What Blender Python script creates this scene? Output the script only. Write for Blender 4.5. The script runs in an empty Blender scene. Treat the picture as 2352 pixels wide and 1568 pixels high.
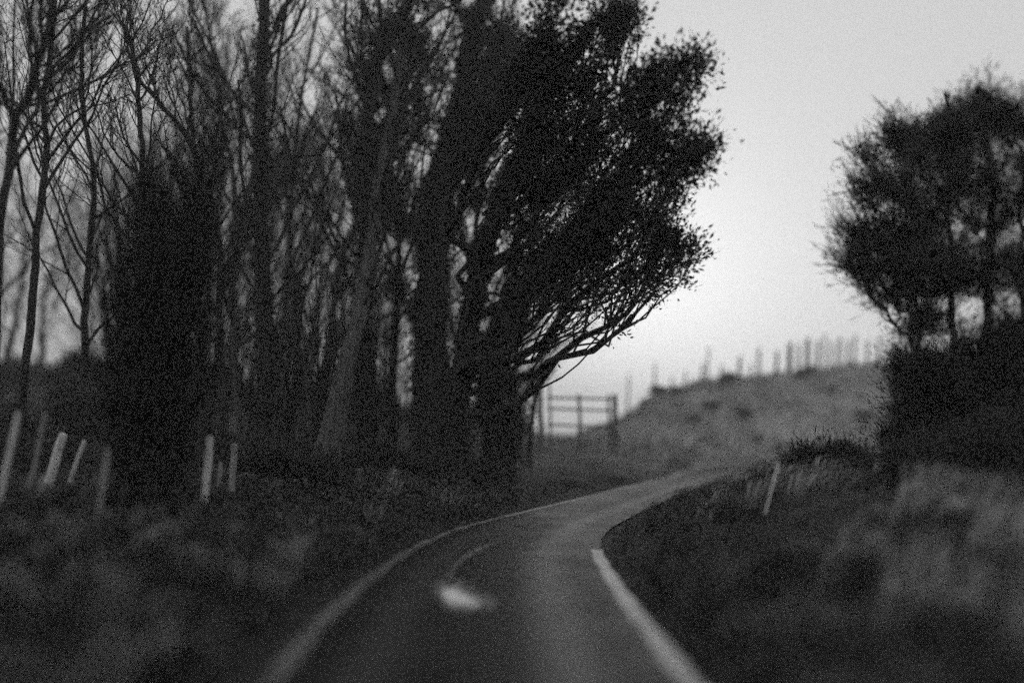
import bpy, math
import numpy as np
from mathutils import Matrix, Vector

# ---------------------------------------------------------------- camera, sky, sun, exposure
S = bpy.context.scene
CAM_H, PITCH, ROLL, LENS = 1.6, math.radians(7.75), math.radians(3.0), 26.0
cam_d = bpy.data.cameras.new('camera'); cam = bpy.data.objects.new('camera', cam_d)
S.collection.objects.link(cam); S.camera = cam
cam_d.lens = LENS; cam_d.sensor_width = 36; cam_d.clip_start = 0.05; cam_d.clip_end = 3000
R = Matrix.Rotation(math.pi/2 + PITCH, 4, 'X') @ Matrix.Rotation(ROLL, 4, 'Z')
cam.matrix_world = Matrix.Translation((0, 0, CAM_H)) @ R
cam_d.dof.use_dof = True; cam_d.dof.focus_distance = 14.5; cam_d.dof.aperture_fstop = 0.105

SUN_EL, SUN_AZ = math.radians(13), math.radians(10)
W = bpy.data.worlds.new('World'); S.world = W; W.use_nodes = True
nt = W.node_tree; nt.nodes.clear()
sky = nt.nodes.new('ShaderNodeTexSky'); sky.sky_type = 'NISHITA'; sky.sun_disc = False
sky.sun_elevation = SUN_EL; sky.sun_rotation = SUN_AZ
sky.air_density = 1.6; sky.dust_density = 4.0; sky.ozone_density = 1.0
bw = nt.nodes.new('ShaderNodeRGBToBW')
bg = nt.nodes.new('ShaderNodeBackground'); bg.inputs[1].default_value = 0.10
wo = nt.nodes.new('ShaderNodeOutputWorld')
# overcast: an even grey cloud layer veils most of the clear-sky gradient
mx = nt.nodes.new('ShaderNodeMath'); mx.operation = 'MULTIPLY_ADD'; mx.inputs[1].default_value = 0.12; mx.inputs[2].default_value = 6.1
nt.links.new(sky.outputs[0], bw.inputs[0]); nt.links.new(bw.outputs[0], mx.inputs[0]); nt.links.new(mx.outputs[0], bg.inputs[0]); nt.links.new(bg.outputs[0], wo.inputs[0])

sl = bpy.data.lights.new('sun', 'SUN'); sl.energy = 0.5; sl.angle = math.radians(25); sl.color = (1, 0.99, 0.98)
so = bpy.data.objects.new('sun', sl); S.collection.objects.link(so)
sd = Vector((math.sin(SUN_AZ)*math.cos(SUN_EL), math.cos(SUN_AZ)*math.cos(SUN_EL), math.sin(SUN_EL)))
so.rotation_euler = sd.to_track_quat('Z', 'Y').to_euler(); so.location = sd*60

S.view_settings.view_transform = 'Standard'; S.view_settings.look = 'None'
S.view_settings.exposure = 0.0; S.view_settings.gamma = 1.0; S.view_settings.use_curve_mapping = False
S.render.engine = 'CYCLES'
S.cycles.use_denoising = False          # keep the renderer's own grain
S.cycles.max_bounces = 6; S.cycles.diffuse_bounces = 3; S.cycles.volume_bounces = 1
S.cycles.use_adaptive_sampling = True; S.cycles.adaptive_threshold = 0.05; S.cycles.adaptive_min_samples = 12

rng = np.random.RandomState(7)
R3 = np.array(R.to_3x3())
F = 2352*LENS/36.0

def ray(px, py):
    d = R3 @ np.array([(px-1176)/F, -(py-784)/F, -1.0])
    return d/np.linalg.norm(d)
def P(px, py, Y):
    """point of the place seen in direction (px,py) at forward distance Y metres"""
    d = ray(px, py); return np.array([0, 0, CAM_H]) + d*(Y/d[1])

# ---------------------------------------------------------------- helpers
ORD = 'first second third fourth fifth sixth seventh eighth ninth tenth eleventh twelfth thirteenth fourteenth fifteenth sixteenth seventeenth eighteenth nineteenth twentieth'.split()
ORD += ['twenty-'+w for w in ORD[:9]]+['thirtieth']+['thirty-'+w for w in ORD[:9]]
def smooth(t):
    t = np.clip(t, 0, 1); return t*t*(3-2*t)

_perm = rng.rand(64, 64)
def vnoise(x, y, s):
    x = np.asarray(x)/s + 1000.; y = np.asarray(y)/s + 1000.
    i = np.floor(x).astype(int); j = np.floor(y).astype(int); fx = smooth(x-i); fy = smooth(y-j)
    g = lambda a, b: _perm[a % 64, b % 64]
    return (g(i, j)*(1-fx)+g(i+1, j)*fx)*(1-fy)+(g(i, j+1)*(1-fx)+g(i+1, j+1)*fx)*fy - 0.5

def mesh(name, verts, faces_list, mat, parent=None, smooth_sh=True, uv=None, kind=None, col=S.collection):
    """faces_list: list of (M,k) int arrays"""
    me = bpy.data.meshes.new(name)
    verts = np.asarray(verts, dtype=np.float32)
    fl = [np.asarray(f, dtype=np.int32) for f in faces_list if len(f)]
    loops = np.concatenate([f.ravel() for f in fl])
    tot = np.concatenate([np.full(len(f), f.shape[1], dtype=np.int32) for f in fl])
    start = np.concatenate([[0], np.cumsum(tot)[:-1]]).astype(np.int32)
    me.vertices.add(len(verts)); me.vertices.foreach_set('co', verts.ravel())
    me.loops.add(len(loops)); me.loops.foreach_set('vertex_index', loops)
    me.polygons.add(len(tot)); me.polygons.foreach_set('loop_start', start); me.polygons.foreach_set('loop_total', tot)
    me.polygons.foreach_set('use_smooth', np.full(len(tot), smooth_sh, dtype=bool))
    me.update(calc_edges=True)
    if uv is not None:
        l = me.uv_layers.new(name='UVMap'); l.data.foreach_set('uv', np.asarray(uv, dtype=np.float32)[loops].ravel())
    me.materials.append(mat)
    o = bpy.data.objects.new(name, me); col.objects.link(o)
    if parent is not None: o.parent = parent
    if kind: o['kind'] = kind
    return o

def tubes(Pts, Rad, sides=3, cap=False):
    Pts = np.asarray(Pts, float); Rad = np.asarray(Rad, float)
    N, K, _ = Pts.shape
    T = np.gradient(Pts, axis=1); T /= np.linalg.norm(T, axis=2, keepdims=True)+1e-9
    ov = Pts[:, -1]-Pts[:, 0]
    ref = np.where((np.abs(ov[:, 2]) > 0.7*np.linalg.norm(ov, axis=1))[:, None], np.array([1., 0.13, 0]), np.array([0.1, 0.05, 1.]))
    U = np.cross(T, ref[:, None, :]); U /= np.linalg.norm(U, axis=2, keepdims=True)+1e-9
    V = np.cross(T, U)
    a = np.arange(sides)*2*math.pi/sides
    vs = Pts[:, :, None, :] + Rad[:, :, None, None]*(np.cos(a)[:, None]*U[:, :, None, :] + np.sin(a)[:, None]*V[:, :, None, :])
    verts = vs.reshape(-1, 3)
    n = np.arange(N)[:, None, None]*K*sides; k = np.arange(K-1)[None, :, None]*sides
    s = np.arange(sides)[None, None, :]; s2 = (s+1) % sides
    f = np.stack([n+k+s, n+k+s2, n+k+sides+s2, n+k+sides+s], -1).reshape(-1, 4)
    out = [f]
    if cap:
        nn = np.arange(N)[:, None]*K*sides + (K-1)*sides
        out.append(nn + np.arange(sides)[None, :])
    return verts, out

def cat(parts):
    vs, fs, off = [], {}, 0
    for v, fl in parts:
        for f in fl: fs.setdefault(f.shape[1], []).append(f+off)
        vs.append(v); off += len(v)
    return np.concatenate(vs), [np.concatenate(x) for x in fs.values()]

def leaves(C, size, aspect=0.5, r=rng, dirs=None):
    C = np.asarray(C); N = len(C)
    a = r.normal(size=(N, 3))
    if dirs is not None: a = dirs + 0.35*a
    a /= np.linalg.norm(a, axis=1, keepdims=True)
    b = np.cross(a, r.normal(size=(N, 3))); b /= np.linalg.norm(b, axis=1, keepdims=True)+1e-9
    s = (size*(0.6+0.8*r.rand(N)))[:, None]
    v = np.stack([C-a*s*0.5, C+b*s*aspect*0.5, C+a*s*0.5, C-b*s*aspect*0.5], 1).reshape(-1, 3)
    return v, [np.arange(N*4).reshape(-1, 4)]

def bez(A, B, Cc, K):
    t = np.linspace(0, 1, K)[None, :, None]
    return (1-t)**2*A[:, None, :] + 2*t*(1-t)*B[:, None, :] + t*t*Cc[:, None, :]

def empty(name, loc, label, cat_, group=None):
    o = bpy.data.objects.new(name, None); S.collection.objects.link(o); o.location = loc
    o.empty_display_size = 0.3
    o['label'] = label; o['category'] = cat_
    if group: o['group'] = group
    return o
def tag(o, label, cat_, group=None):
    o['label'] = label; o['category'] = cat_
    if group: o['group'] = group
    return o

# ---------------------------------------------------------------- materials (the place is colourless)
def mat(name, lo, hi, scale=6.0, rough=0.85, island=0.0, bump=0.0, bscale=40.0, stretch=None, spec=0.3, detail=5):
    m = bpy.data.materials.new(name); m.use_nodes = True; t = m.node_tree; n = t.nodes; L = t.links
    b = n['Principled BSDF']; b.inputs['Roughness'].default_value = rough
    b.inputs['Specular IOR Level'].default_value = spec
    tc = n.new('ShaderNodeTexCoord'); src = tc.outputs['Object']
    if stretch:
        mp = n.new('ShaderNodeMapping'); mp.inputs['Scale'].default_value = stretch; L.new(src, mp.inputs[0]); src = mp.outputs[0]
    no = n.new('ShaderNodeTexNoise'); no.inputs['Scale'].default_value = scale; no.inputs['Detail'].default_value = detail
    L.new(src, no.inputs['Vector'])
    rp = n.new('ShaderNodeMapRange'); rp.inputs[1].default_value = 0.3; rp.inputs[2].default_value = 0.7
    rp.inputs[3].default_value = lo; rp.inputs[4].default_value = hi
    L.new(no.outputs[0], rp.inputs[0]); val = rp.outputs[0]
    if island:
        g = n.new('ShaderNodeNewGeometry'); mr = n.new('ShaderNodeMapRange')
        mr.inputs[3].default_value = 1-island; mr.inputs[4].default_value = 1+island
        L.new(g.outputs['Random Per Island'], mr.inputs[0])
        mu = n.new('ShaderNodeMath'); mu.operation = 'MULTIPLY'; L.new(val, mu.inputs[0]); L.new(mr.outputs[0], mu.inputs[1]); val = mu.outputs[0]
    cb = n.new('ShaderNodeCombineColor'); [L.new(val, cb.inputs[i]) for i in range(3)]
    L.new(cb.outputs[0], b.inputs['Base Color'])
    if bump:
        n2 = n.new('ShaderNodeTexNoise'); n2.inputs['Scale'].default_value = bscale; n2.inputs['Detail'].default_value = 6
        L.new(src, n2.inputs['Vector'])
        bm = n.new('ShaderNodeBump'); bm.inputs['Strength'].default_value = bump; bm.inputs['Distance'].default_value = 0.05
        L.new(n2.outputs[0], bm.inputs['Height']); L.new(bm.outputs[0], b.inputs['Normal'])
    return m

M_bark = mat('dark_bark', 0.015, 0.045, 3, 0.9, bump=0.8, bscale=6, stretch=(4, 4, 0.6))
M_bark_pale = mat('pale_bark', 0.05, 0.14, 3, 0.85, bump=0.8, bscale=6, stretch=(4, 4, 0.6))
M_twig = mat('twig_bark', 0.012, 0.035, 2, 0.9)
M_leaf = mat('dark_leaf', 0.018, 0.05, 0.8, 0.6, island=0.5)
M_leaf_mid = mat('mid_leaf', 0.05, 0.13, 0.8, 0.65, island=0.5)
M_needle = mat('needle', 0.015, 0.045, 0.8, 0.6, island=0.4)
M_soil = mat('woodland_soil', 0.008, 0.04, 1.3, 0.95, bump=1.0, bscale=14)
M_grass = mat('dead_grass', 0.012, 0.16, 1.6, 0.8, island=0.5)
M_litter = mat('litter_leaf', 0.004, 0.11, 2.2, 0.8, island=0.6, detail=2)
M_dark_grass = mat('dark_grass', 0.02, 0.06, 1.2, 0.8, island=0.5)
M_post = mat('weathered_wood', 0.6, 0.85, 5, 0.8, bump=0.5, bscale=12, stretch=(6, 6, 0.8))
M_post_dull = mat('dull_wood', 0.2, 0.4, 5, 0.8, bump=0.5, bscale=12, stretch=(6, 6, 0.8))
M_white = mat('white_painted_wood', 0.75, 0.85, 8, 0.5)

# ---------------------------------------------------------------- road plan
def smooth_ramp(t): return 0.5*(t+np.sqrt(t*t+4))-0.5*(-13+np.sqrt(169+4))
def zroad(y): return 0.045*smooth_ramp(np.asarray(y, float)-13)
def cast_road(px, py):
    d = ray(px, py); Y = 10.0
    for _ in range(60):
        z = float(zroad(Y)); t = (z-CAM_H)/d[2]; Yn = t*d[1]; Y = 0.5*Y+0.5*min(max(Yn, 0.5), 120)
    return np.array([d[0]/d[1]*Y, Y])
Lp = [(590, 1568), (690, 1455), (770, 1378), (870, 1300), (950, 1252), (1040, 1215), (1150, 1185), (1300, 1150), (1450, 1114), (1560, 1090), (1650, 1070)]
Rp = [(1612, 1568), (1520, 1455), (1455, 1378), (1408, 1310), (1384, 1268), (1382, 1240), (1410, 1208), (1480, 1172), (1570, 1132), (1650, 1104), (1760, 1080)]
Lw = np.array([cast_road(*p) for p in Lp]); Rw = np.array([cast_road(*p) for p in Rp])
for ext in (Lw, Rw): pass
def ext(A):
    d0 = (A[0]-A[1]); d0 /= np.linalg.norm(d0)
    st = [A[0]+d0*k for k in (7, 4, 2)]
    d1 = A[-1]-A[-2]; d1 /= np.linalg.norm(d1)
    en = [A[-1]+d1*5+np.array([6, 1.0]), A[-1]+d1*5+np.array([18, 0.5]), A[-1]+d1*5+np.array([45, -3.])]
    return np.array(st+list(A)+en)
def resample(A, n):
    # Catmull-Rom then resample
    Q = []
    for i in range(len(A)-1):
        p0, p1, p2, p3 = A[max(i-1, 0)], A[i], A[i+1], A[min(i+2, len(A)-1)]
        for t in np.linspace(0, 1, 12, endpoint=False):
            Q.append(0.5*((2*p1)+(-p0+p2)*t+(2*p0-5*p1+4*p2-p3)*t*t+(-p0+3*p1-3*p2+p3)*t**3))
    Q.append(A[-1]); Q = np.array(Q)
    return Q
Le, Re = resample(ext(Lw), 0), resample(ext(Rw), 0)
n = min(len(Le), len(Re)); Le, Re = Le[:n], Re[:n]
Cl = 0.5*(Le+Re); HW = 0.5*np.linalg.norm(Le-Re, axis=1)

def road_dist(x, y):
    """distance beyond the road's edge (negative on the road) and which side (+1 right)"""
    x = np.atleast_1d(np.asarray(x, float)); y = np.atleast_1d(np.asarray(y, float))
    pts = np.stack([x.ravel(), y.ravel()], 1)
    out = np.empty(len(pts)); side = np.empty(len(pts))
    for a in range(0, len(pts), 20000):
        q = pts[a:a+20000]
        def dmin(E):
            A = E[:-1]; B = E[1:]; AB = B-A
            t = ((q[:, None, :]-A)*AB).sum(-1)/(np.sum(AB*AB, -1)+1e-9); t = np.clip(t, 0, 1)
            pr = A+t[..., None]*AB; dd = np.linalg.norm(q[:, None, :]-pr, axis=-1); i = dd.argmin(1)
            ix = np.arange(len(q)); d = dd[ix, i]
            c = AB[i, 0]*(q[:, 1]-A[i, 1])-AB[i, 1]*(q[:, 0]-A[i, 0])   # + : left of edge
            return d, c
        dl, cl = dmin(Le[::2]); dr, cr = dmin(Re[::2])
        right = dr < dl
        s = np.where(right, 1, -1)
        d = np.where(right, np.where(cr > 0, -dr, dr), np.where(cl < 0, -dl, dl))
        out[a:a+20000] = d; side[a:a+20000] = s
    return out.reshape(x.shape), side.reshape(x.shape)

def height(x, y):
    x = np.asarray(x, float); y = np.asarray(y, float)
    shp = np.broadcast(x, y).shape; x = np.broadcast_to(x, shp); y = np.broadcast_to(y, shp)
    d, s = road_dist(x, y); d = d.reshape(shp); s = s.reshape(shp)
    zr = zroad(np.minimum(y, 60))
    dn = np.maximum(d-0.12, 0); ang0 = x/np.maximum(y, 1)
    nz = vnoise(x, y, 1.7)*0.35+vnoise(x+31, y+7, 0.6)*0.14+vnoise(x, y, 5)*0.5
    left = 0.06*smooth(dn/0.25)+0.5*smooth(dn/3.5)+0.9*smooth((dn-4)/25.)
    right = 0.05*smooth(dn/0.25)+1.05*smooth((dn-0.1)/3.2)*smooth((34-y)/12.)+0.25*smooth((dn-3)/10)
    h = zr-0.03 + np.where(s > 0, right, left*(1-0.75*smooth((y-22)/8.)*smooth((ang0-0.0)/.05))) + nz*smooth(dn/2.0)*np.where(s > 0, 0.7, 0.55)
    # steep pasture bank beyond the bend, rising to the right
    ang = x/np.maximum(y, 1)
    crest = np.interp(ang, [.09, .14, .19, .25, .36, .455, .6, 1.2], [0, 0.9, 2.5, 3.9, 4.8, 5.6, 6.3, 6.5])
    h = h + crest*smooth((y-30)/9.)*np.where((s < 0) | (y > 60), 1, 0)*smooth((dn-0.8)/7.0)
    h = h + np.where(y > 36, 1, 0)*smooth((y-36)/4.)*smooth((dn-1)/4)*(vnoise(x+9, y, 4.5)*0.9+vnoise(x, y+3, 1.6)*0.5)
    return h

def ground_hit(px, py, far=60):
    d = ray(px, py); ts = np.concatenate([np.linspace(1.5, 15, 200), np.linspace(15.05, far, 250)])
    pts = np.array([0, 0, CAM_H])+d[None, :]*ts[:, None]
    h = height(pts[:, 0], pts[:, 1]); b = np.nonzero(pts[:, 2] < h)[0]
    return pts[b[0]] if len(b) else pts[-1]

# ground
def axis(a, b, near, fine, coarse):
    v = [0.0]; st = fine
    while v[-1] < b: st = min(coarse, fine if v[-1] < near else st*1.035); v.append(v[-1]+st)
    w = [0.0]; st = fine
    while w[-1] > a: st = min(coarse, fine if -w[-1] < near else st*1.035); w.append(w[-1]-st)
    return np.array(w[::-1][:-1]+v)
gx = axis(-260, 300, 9, 0.13, 12); gy = axis(-60, 420, 22, 0.14, 12)
X, Y = np.meshgrid(gx, gy); Z = height(X, Y)
nx, ny = len(gx), len(gy)
idx = np.arange(nx*ny).reshape(ny, nx)
fq = np.stack([idx[:-1, :-1], idx[:-1, 1:], idx[1:, 1:], idx[1:, :-1]], -1).reshape(-1, 4)
msk = smooth((X/np.maximum(Y, 1)-0.02+0.04*vnoise(X, Y, 2))/.05)*smooth((Y-25+2*vnoise(X, Y, 1.5))/5.)
def ground_mat():
    m = mat('woodland_floor_and_pasture', 0.008, 0.04, 1.3, 0.95, bump=1.0, bscale=14); t = m.node_tree; n = t.nodes; L = t.links
    b = n['Principled BSDF']; old = b.inputs['Base Color'].links[0].from_socket
    tc = n.new('ShaderNodeTexCoord'); sp = n.new('ShaderNodeSeparateXYZ'); L.new(tc.outputs['UV'], sp.inputs[0])
    no = n.new('ShaderNodeTexNoise'); no.inputs['Scale'].default_value = 0.35; no.inputs['Detail'].default_value = 8; no.inputs['Roughness'].default_value = 0.65; L.new(tc.outputs['Object'], no.inputs['Vector'])
    r = n.new('ShaderNodeMapRange'); r.inputs[1].default_value = 0.35; r.inputs[2].default_value = 0.7; r.inputs[3].default_value = 0.14; r.inputs[4].default_value = 0.42; L.new(no.outputs[0], r.inputs[0])
    cb = n.new('ShaderNodeCombineColor'); [L.new(r.outputs[0], cb.inputs[i]) for i in range(3)]
    mixn = n.new('ShaderNodeMix'); mixn.data_type = 'RGBA'; L.new(sp.outputs[0], mixn.inputs[0]); L.new(old, mixn.inputs[6]); L.new(cb.outputs[0], mixn.inputs[7]); L.new(mixn.outputs[2], b.inputs['Base Color'])
    return m
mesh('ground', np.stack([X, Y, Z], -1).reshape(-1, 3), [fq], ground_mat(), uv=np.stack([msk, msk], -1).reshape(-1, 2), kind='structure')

# road
def strip(name, A, B, n_across, dz, m, uvs=(0, 1), kind='structure', parent=None):
    k = len(A); u = np.linspace(0, 1, n_across)
    G = A[:, None, :]*(1-u)[None, :, None]+B[:, None, :]*u[None, :, None]
    camber = 0.0
    z = zroad(np.minimum(G[..., 1], 60))+dz
    v = np.concatenate([G, z[..., None]], -1).reshape(-1, 3)
    sl_ = np.concatenate([[0], np.cumsum(np.linalg.norm(np.diff(0.5*(A+B), axis=0), axis=1))])
    uv = np.stack(np.broadcast_arrays((uvs[0]+(uvs[1]-uvs[0])*u)[None, :], sl_[:, None]), -1).reshape(-1, 2)
    i = np.arange(k*n_across).reshape(k, n_across)
    f = np.stack([i[:-1, :-1], i[:-1, 1:], i[1:, 1:], i[1:, :-1]], -1).reshape(-1, 4)
    return mesh(name, v, [f], m, uv=uv, kind=kind, parent=parent)

def asphalt():
    m = bpy.data.materials.new('worn_asphalt'); m.use_nodes = True; t = m.node_tree; n = t.nodes; L = t.links
    b = n['Principled BSDF']; b.inputs['Specular IOR Level'].default_value = 0.12
    tc = n.new('ShaderNodeTexCoord'); sep = n.new('ShaderNodeSeparateXYZ'); L.new(tc.outputs['UV'], sep.inputs[0])
    big = n.new('ShaderNodeTexNoise'); big.inputs['Scale'].default_value = 1.1; big.inputs['Detail'].default_value = 6; L.new(tc.outputs['Object'], big.inputs['Vector'])
    fine = n.new('ShaderNodeTexNoise'); fine.inputs['Scale'].default_value = 90; fine.inputs['Detail'].default_value = 3; L.new(tc.outputs['Object'], fine.inputs['Vector'])
    def bump_track(c, w):
        a = n.new('ShaderNodeMath'); a.operation = 'SUBTRACT'; L.new(sep.outputs[0], a.inputs[0]); a.inputs[1].default_value = c
        q = n.new('ShaderNodeMath'); q.operation = 'ABSOLUTE'; L.new(a.outputs[0], q.inputs[0])
        r = n.new('ShaderNodeMapRange'); r.interpolation_type = 'SMOOTHSTEP'; L.new(q.outputs[0], r.inputs[0])
        r.inputs[1].default_value = 0; r.inputs[2].default_value = w; r.inputs[3].default_value = 1; r.inputs[4].default_value = 0
        return r.outputs[0]
    def mth(op, a, bb):
        x = n.new('ShaderNodeMath'); x.operation = op
        for i, q in enumerate((a, bb)):
            if isinstance(q, (int, float)): x.inputs[i].default_value = q
            else: L.new(q, x.inputs[i])
        return x.outputs[0]
    tr = mth('ADD', mth('MULTIPLY', bump_track(0.70, 0.15), 0.085), mth('MULTIPLY', bump_track(0.22, 0.14), 0.025))
    v = mth('ADD', mth('MULTIPLY', big.outputs[0], 0.022), tr)
    v = mth('ADD', v, 0.001)
    v = mth('MULTIPLY', v, mth('ADD', mth('MULTIPLY', fine.outputs[0], 1.2), 0.4))
    cb = n.new('ShaderNodeCombineColor'); [L.new(v, cb.inputs[i]) for i in range(3)]; L.new(cb.outputs[0], b.inputs['Base Color'])
    L.new(mth('ADD', mth('MULTIPLY', big.outputs[0], 0.35), 0.45), b.inputs['Roughness'])
    bm = n.new('ShaderNodeBump'); bm.inputs['Strength'].default_value = 0.5; bm.inputs['Distance'].default_value = 0.01
    L.new(fine.outputs[0], bm.inputs['Height']); L.new(bm.outputs[0], b.inputs['Normal'])
    return m
road = strip('road', Le, Re, 9, 0.0, asphalt())

def paint(name, lo, hi, thr, scale=7):
    m = bpy.data.materials.new(name); m.use_nodes = True; t = m.node_tree; n = t.nodes; L = t.links
    b = n['Principled BSDF']; b.inputs['Roughness'].default_value = 0.6
    tc = n.new('ShaderNodeTexCoord'); no = n.new('ShaderNodeTexNoise'); no.inputs['Scale'].default_value = scale; no.inputs['Detail'].default_value = 8; no.inputs['Roughness'].default_value = 0.65
    L.new(tc.outputs['Object'], no.inputs['Vector'])
    r = n.new('ShaderNodeMapRange'); r.inputs[1].default_value = thr-0.06; r.inputs[2].default_value = thr+0.06; r.inputs[3].default_value = lo; r.inputs[4].default_value = hi
    L.new(no.outputs[0], r.inputs[0]); cb = n.new('ShaderNodeCombineColor'); [L.new(r.outputs[0], cb.inputs[i]) for i in range(3)]
    L.new(cb.outputs[0], b.inputs['Base Color']); return m
M_line = paint('worn_line_paint', 0.05, 0.44, 0.48, 13); M_line_faint = paint('faint_line_paint', 0.025, 0.2, 0.51, 10)
M_white_mark = paint('white_mark_colour', 0.12, 0.85, 0.42, 16)
def edge_line(E, O, w0, w1, ylim, m, name):
    dirv = (O-E)/np.linalg.norm(O-E, axis=1, keepdims=True)
    k = E[:, 1] < ylim
    last = np.nonzero(k)[0]; last = last[:np.argmax(np.diff(np.append(last, 9999)) > 1)+1]
    wob = vnoise(np.arange(len(E))*0.3, np.zeros(len(E)), 1.0)[:, None]*0.05
    return strip(name, (E+dirv*(w0+wob))[last], (E+dirv*(w1-wob))[last], 3, 0.005, m)
o = edge_line(Re, Le, 0.0, 0.17, cast_road(1384, 1262)[1], M_line, 'edge_line')
o = edge_line(Le, Re, 0.02, 0.15, cast_road(1560, 1088)[1], M_line_faint, 'edge_line')

# pale uneven mark with grey rim and streak, coloured flat on the left wheel track
def blob(cx, cy, rx, ry, seed, n_=40):
    r = np.random.RandomState(seed); a = np.linspace(0, 2*math.pi, n_, endpoint=False)
    k = 1+sum(r.normal()*0.16/(j**0.6)*np.cos(j*a+r.rand()*6.3) for j in range(2, 8))
    pts = [cast_road(cx+rx*k[i]*math.cos(a[i]), cy+ry*k[i]*math.sin(a[i])) for i in range(n_)]
    c = cast_road(cx, cy)
    v = np.array([[c[0], c[1], 0.006]]+[[p[0], p[1], 0.006] for p in pts])
    f = np.array([[0, 1+(i+1) % n_, 1+i] for i in range(n_)])
    return v, [f]
def ribbon(pts, ws, z, seed, m, name, label, cat_):
    r = np.random.RandomState(seed); A = resample(np.array(pts, float), 0); W_ = np.interp(np.linspace(0, 1, len(A)), np.linspace(0, 1, len(ws)), ws)
    T = np.gradient(A, axis=0); T /= np.linalg.norm(T, axis=1, keepdims=True); Nn = np.stack([-T[:, 1], T[:, 0]], 1)
    jl = 1+0.25*r.normal(size=len(A)); jr = 1+0.25*r.normal(size=len(A))
    a_ = A+Nn*(W_*jl)[:, None]; b_ = A-Nn*(W_*jr)[:, None]
    g = lambda q: np.array([*cast_road(*q), 0.]); va = np.array([g(q) for q in a_]); vb = np.array([g(q) for q in b_])
    v = np.stack([va, vb], 1).reshape(-1, 3); v[:, 2] = zroad(v[:, 1])+z; i = np.arange(len(A)-1)*2
    return tag(mesh(name, v, [np.stack([i, i+1, i+3, i+2], 1)], m), label, cat_)
ribbon([(990, 1352), (1015, 1358), (1045, 1366), (1080, 1378), (1115, 1384), (1140, 1386)], [6, 24, 36, 26, 14, 4], 0.004, 8, paint('grey_rim_colour', 0.02, 0.20, 0.5, 5), 'grey_rim', 'patchy grey rim around the bright white mark on the asphalt', 'paint mark')
ribbon([(1018, 1356), (1028, 1362), (1042, 1368), (1060, 1376), (1080, 1382), (1100, 1384)], [3, 14, 20, 12, 8, 3], 0.006, 3, M_white_mark, 'white_mark', 'bright white smeared mark in the middle of the narrow asphalt lane', 'paint spill')
ribbon([(1036, 1350), (1034, 1325), (1046, 1300), (1074, 1276), (1108, 1258), (1142, 1248)], [9, 7, 5, 5, 4, 1], 0.009, 5, paint('pale_streak_colour', 0.03, 0.17, 0.52), 'pale_streak', 'faint curved pale streak running up the asphalt from the bright white mark', 'paint mark')

# ---------------------------------------------------------------- trees
def path3(pts, Y0, Y1, K, wob=0.06, r=rng):
    A = np.array([P(x, y, Y0+(Y1-Y0)*i/(len(pts)-1)) for i, (x, y) in enumerate(pts)])
    A3 = np.array([A[0]]+list(A)+[A[-1]]); Q = []
    for i in range(len(A)-1):
        p0, p1, p2, p3 = A3[i], A3[i+1], A3[i+2], A3[i+3]
        for t in np.linspace(0, 1, 10, endpoint=False):
            Q.append(0.5*((2*p1)+(-p0+p2)*t+(2*p0-5*p1+4*p2-p3)*t*t+(-p0+3*p1-3*p2+p3)*t**3))
    Q.append(A[-1]); Q = np.array(Q)
    s = np.linspace(0, len(Q)-1, K); i = np.minimum(s.astype(int), len(Q)-2); fr = (s-i)[:, None]
    Q = Q[i]*(1-fr)+Q[i+1]*fr
    w = r.normal(size=(K, 3))*wob; w[:, 2] = 0; w[0] = 0
    w[1:-1] = (w[:-2]+w[1:-1]+w[2:])/3
    return Q+w

def trunk_mesh(Q, r0, r1, flare=0.6, sides=14, r=rng):
    K = len(Q); t = np.linspace(0, 1, K)
    rad = r0*(1-t)+r1*t + r0*flare*np.exp(-t*K/2.2)
    rad = rad*(1+0.05*r.normal(size=K))
    v, f = tubes(Q[None], rad[None], sides, cap=True)
    # fluted, lumpy bark outline
    vv = v.reshape(K, sides, 3); c = Q[:, None, :]
    ph = r.rand(3)*6
    a = np.arange(sides)*2*math.pi/sides
    m = 1+0.10*np.sin(3*a+ph[0])[None, :]*np.exp(-t*4)[:, None]+0.05*r.normal(size=(K, sides))
    return (c+(vv-c)*m[..., None]).reshape(-1, 3), f

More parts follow.
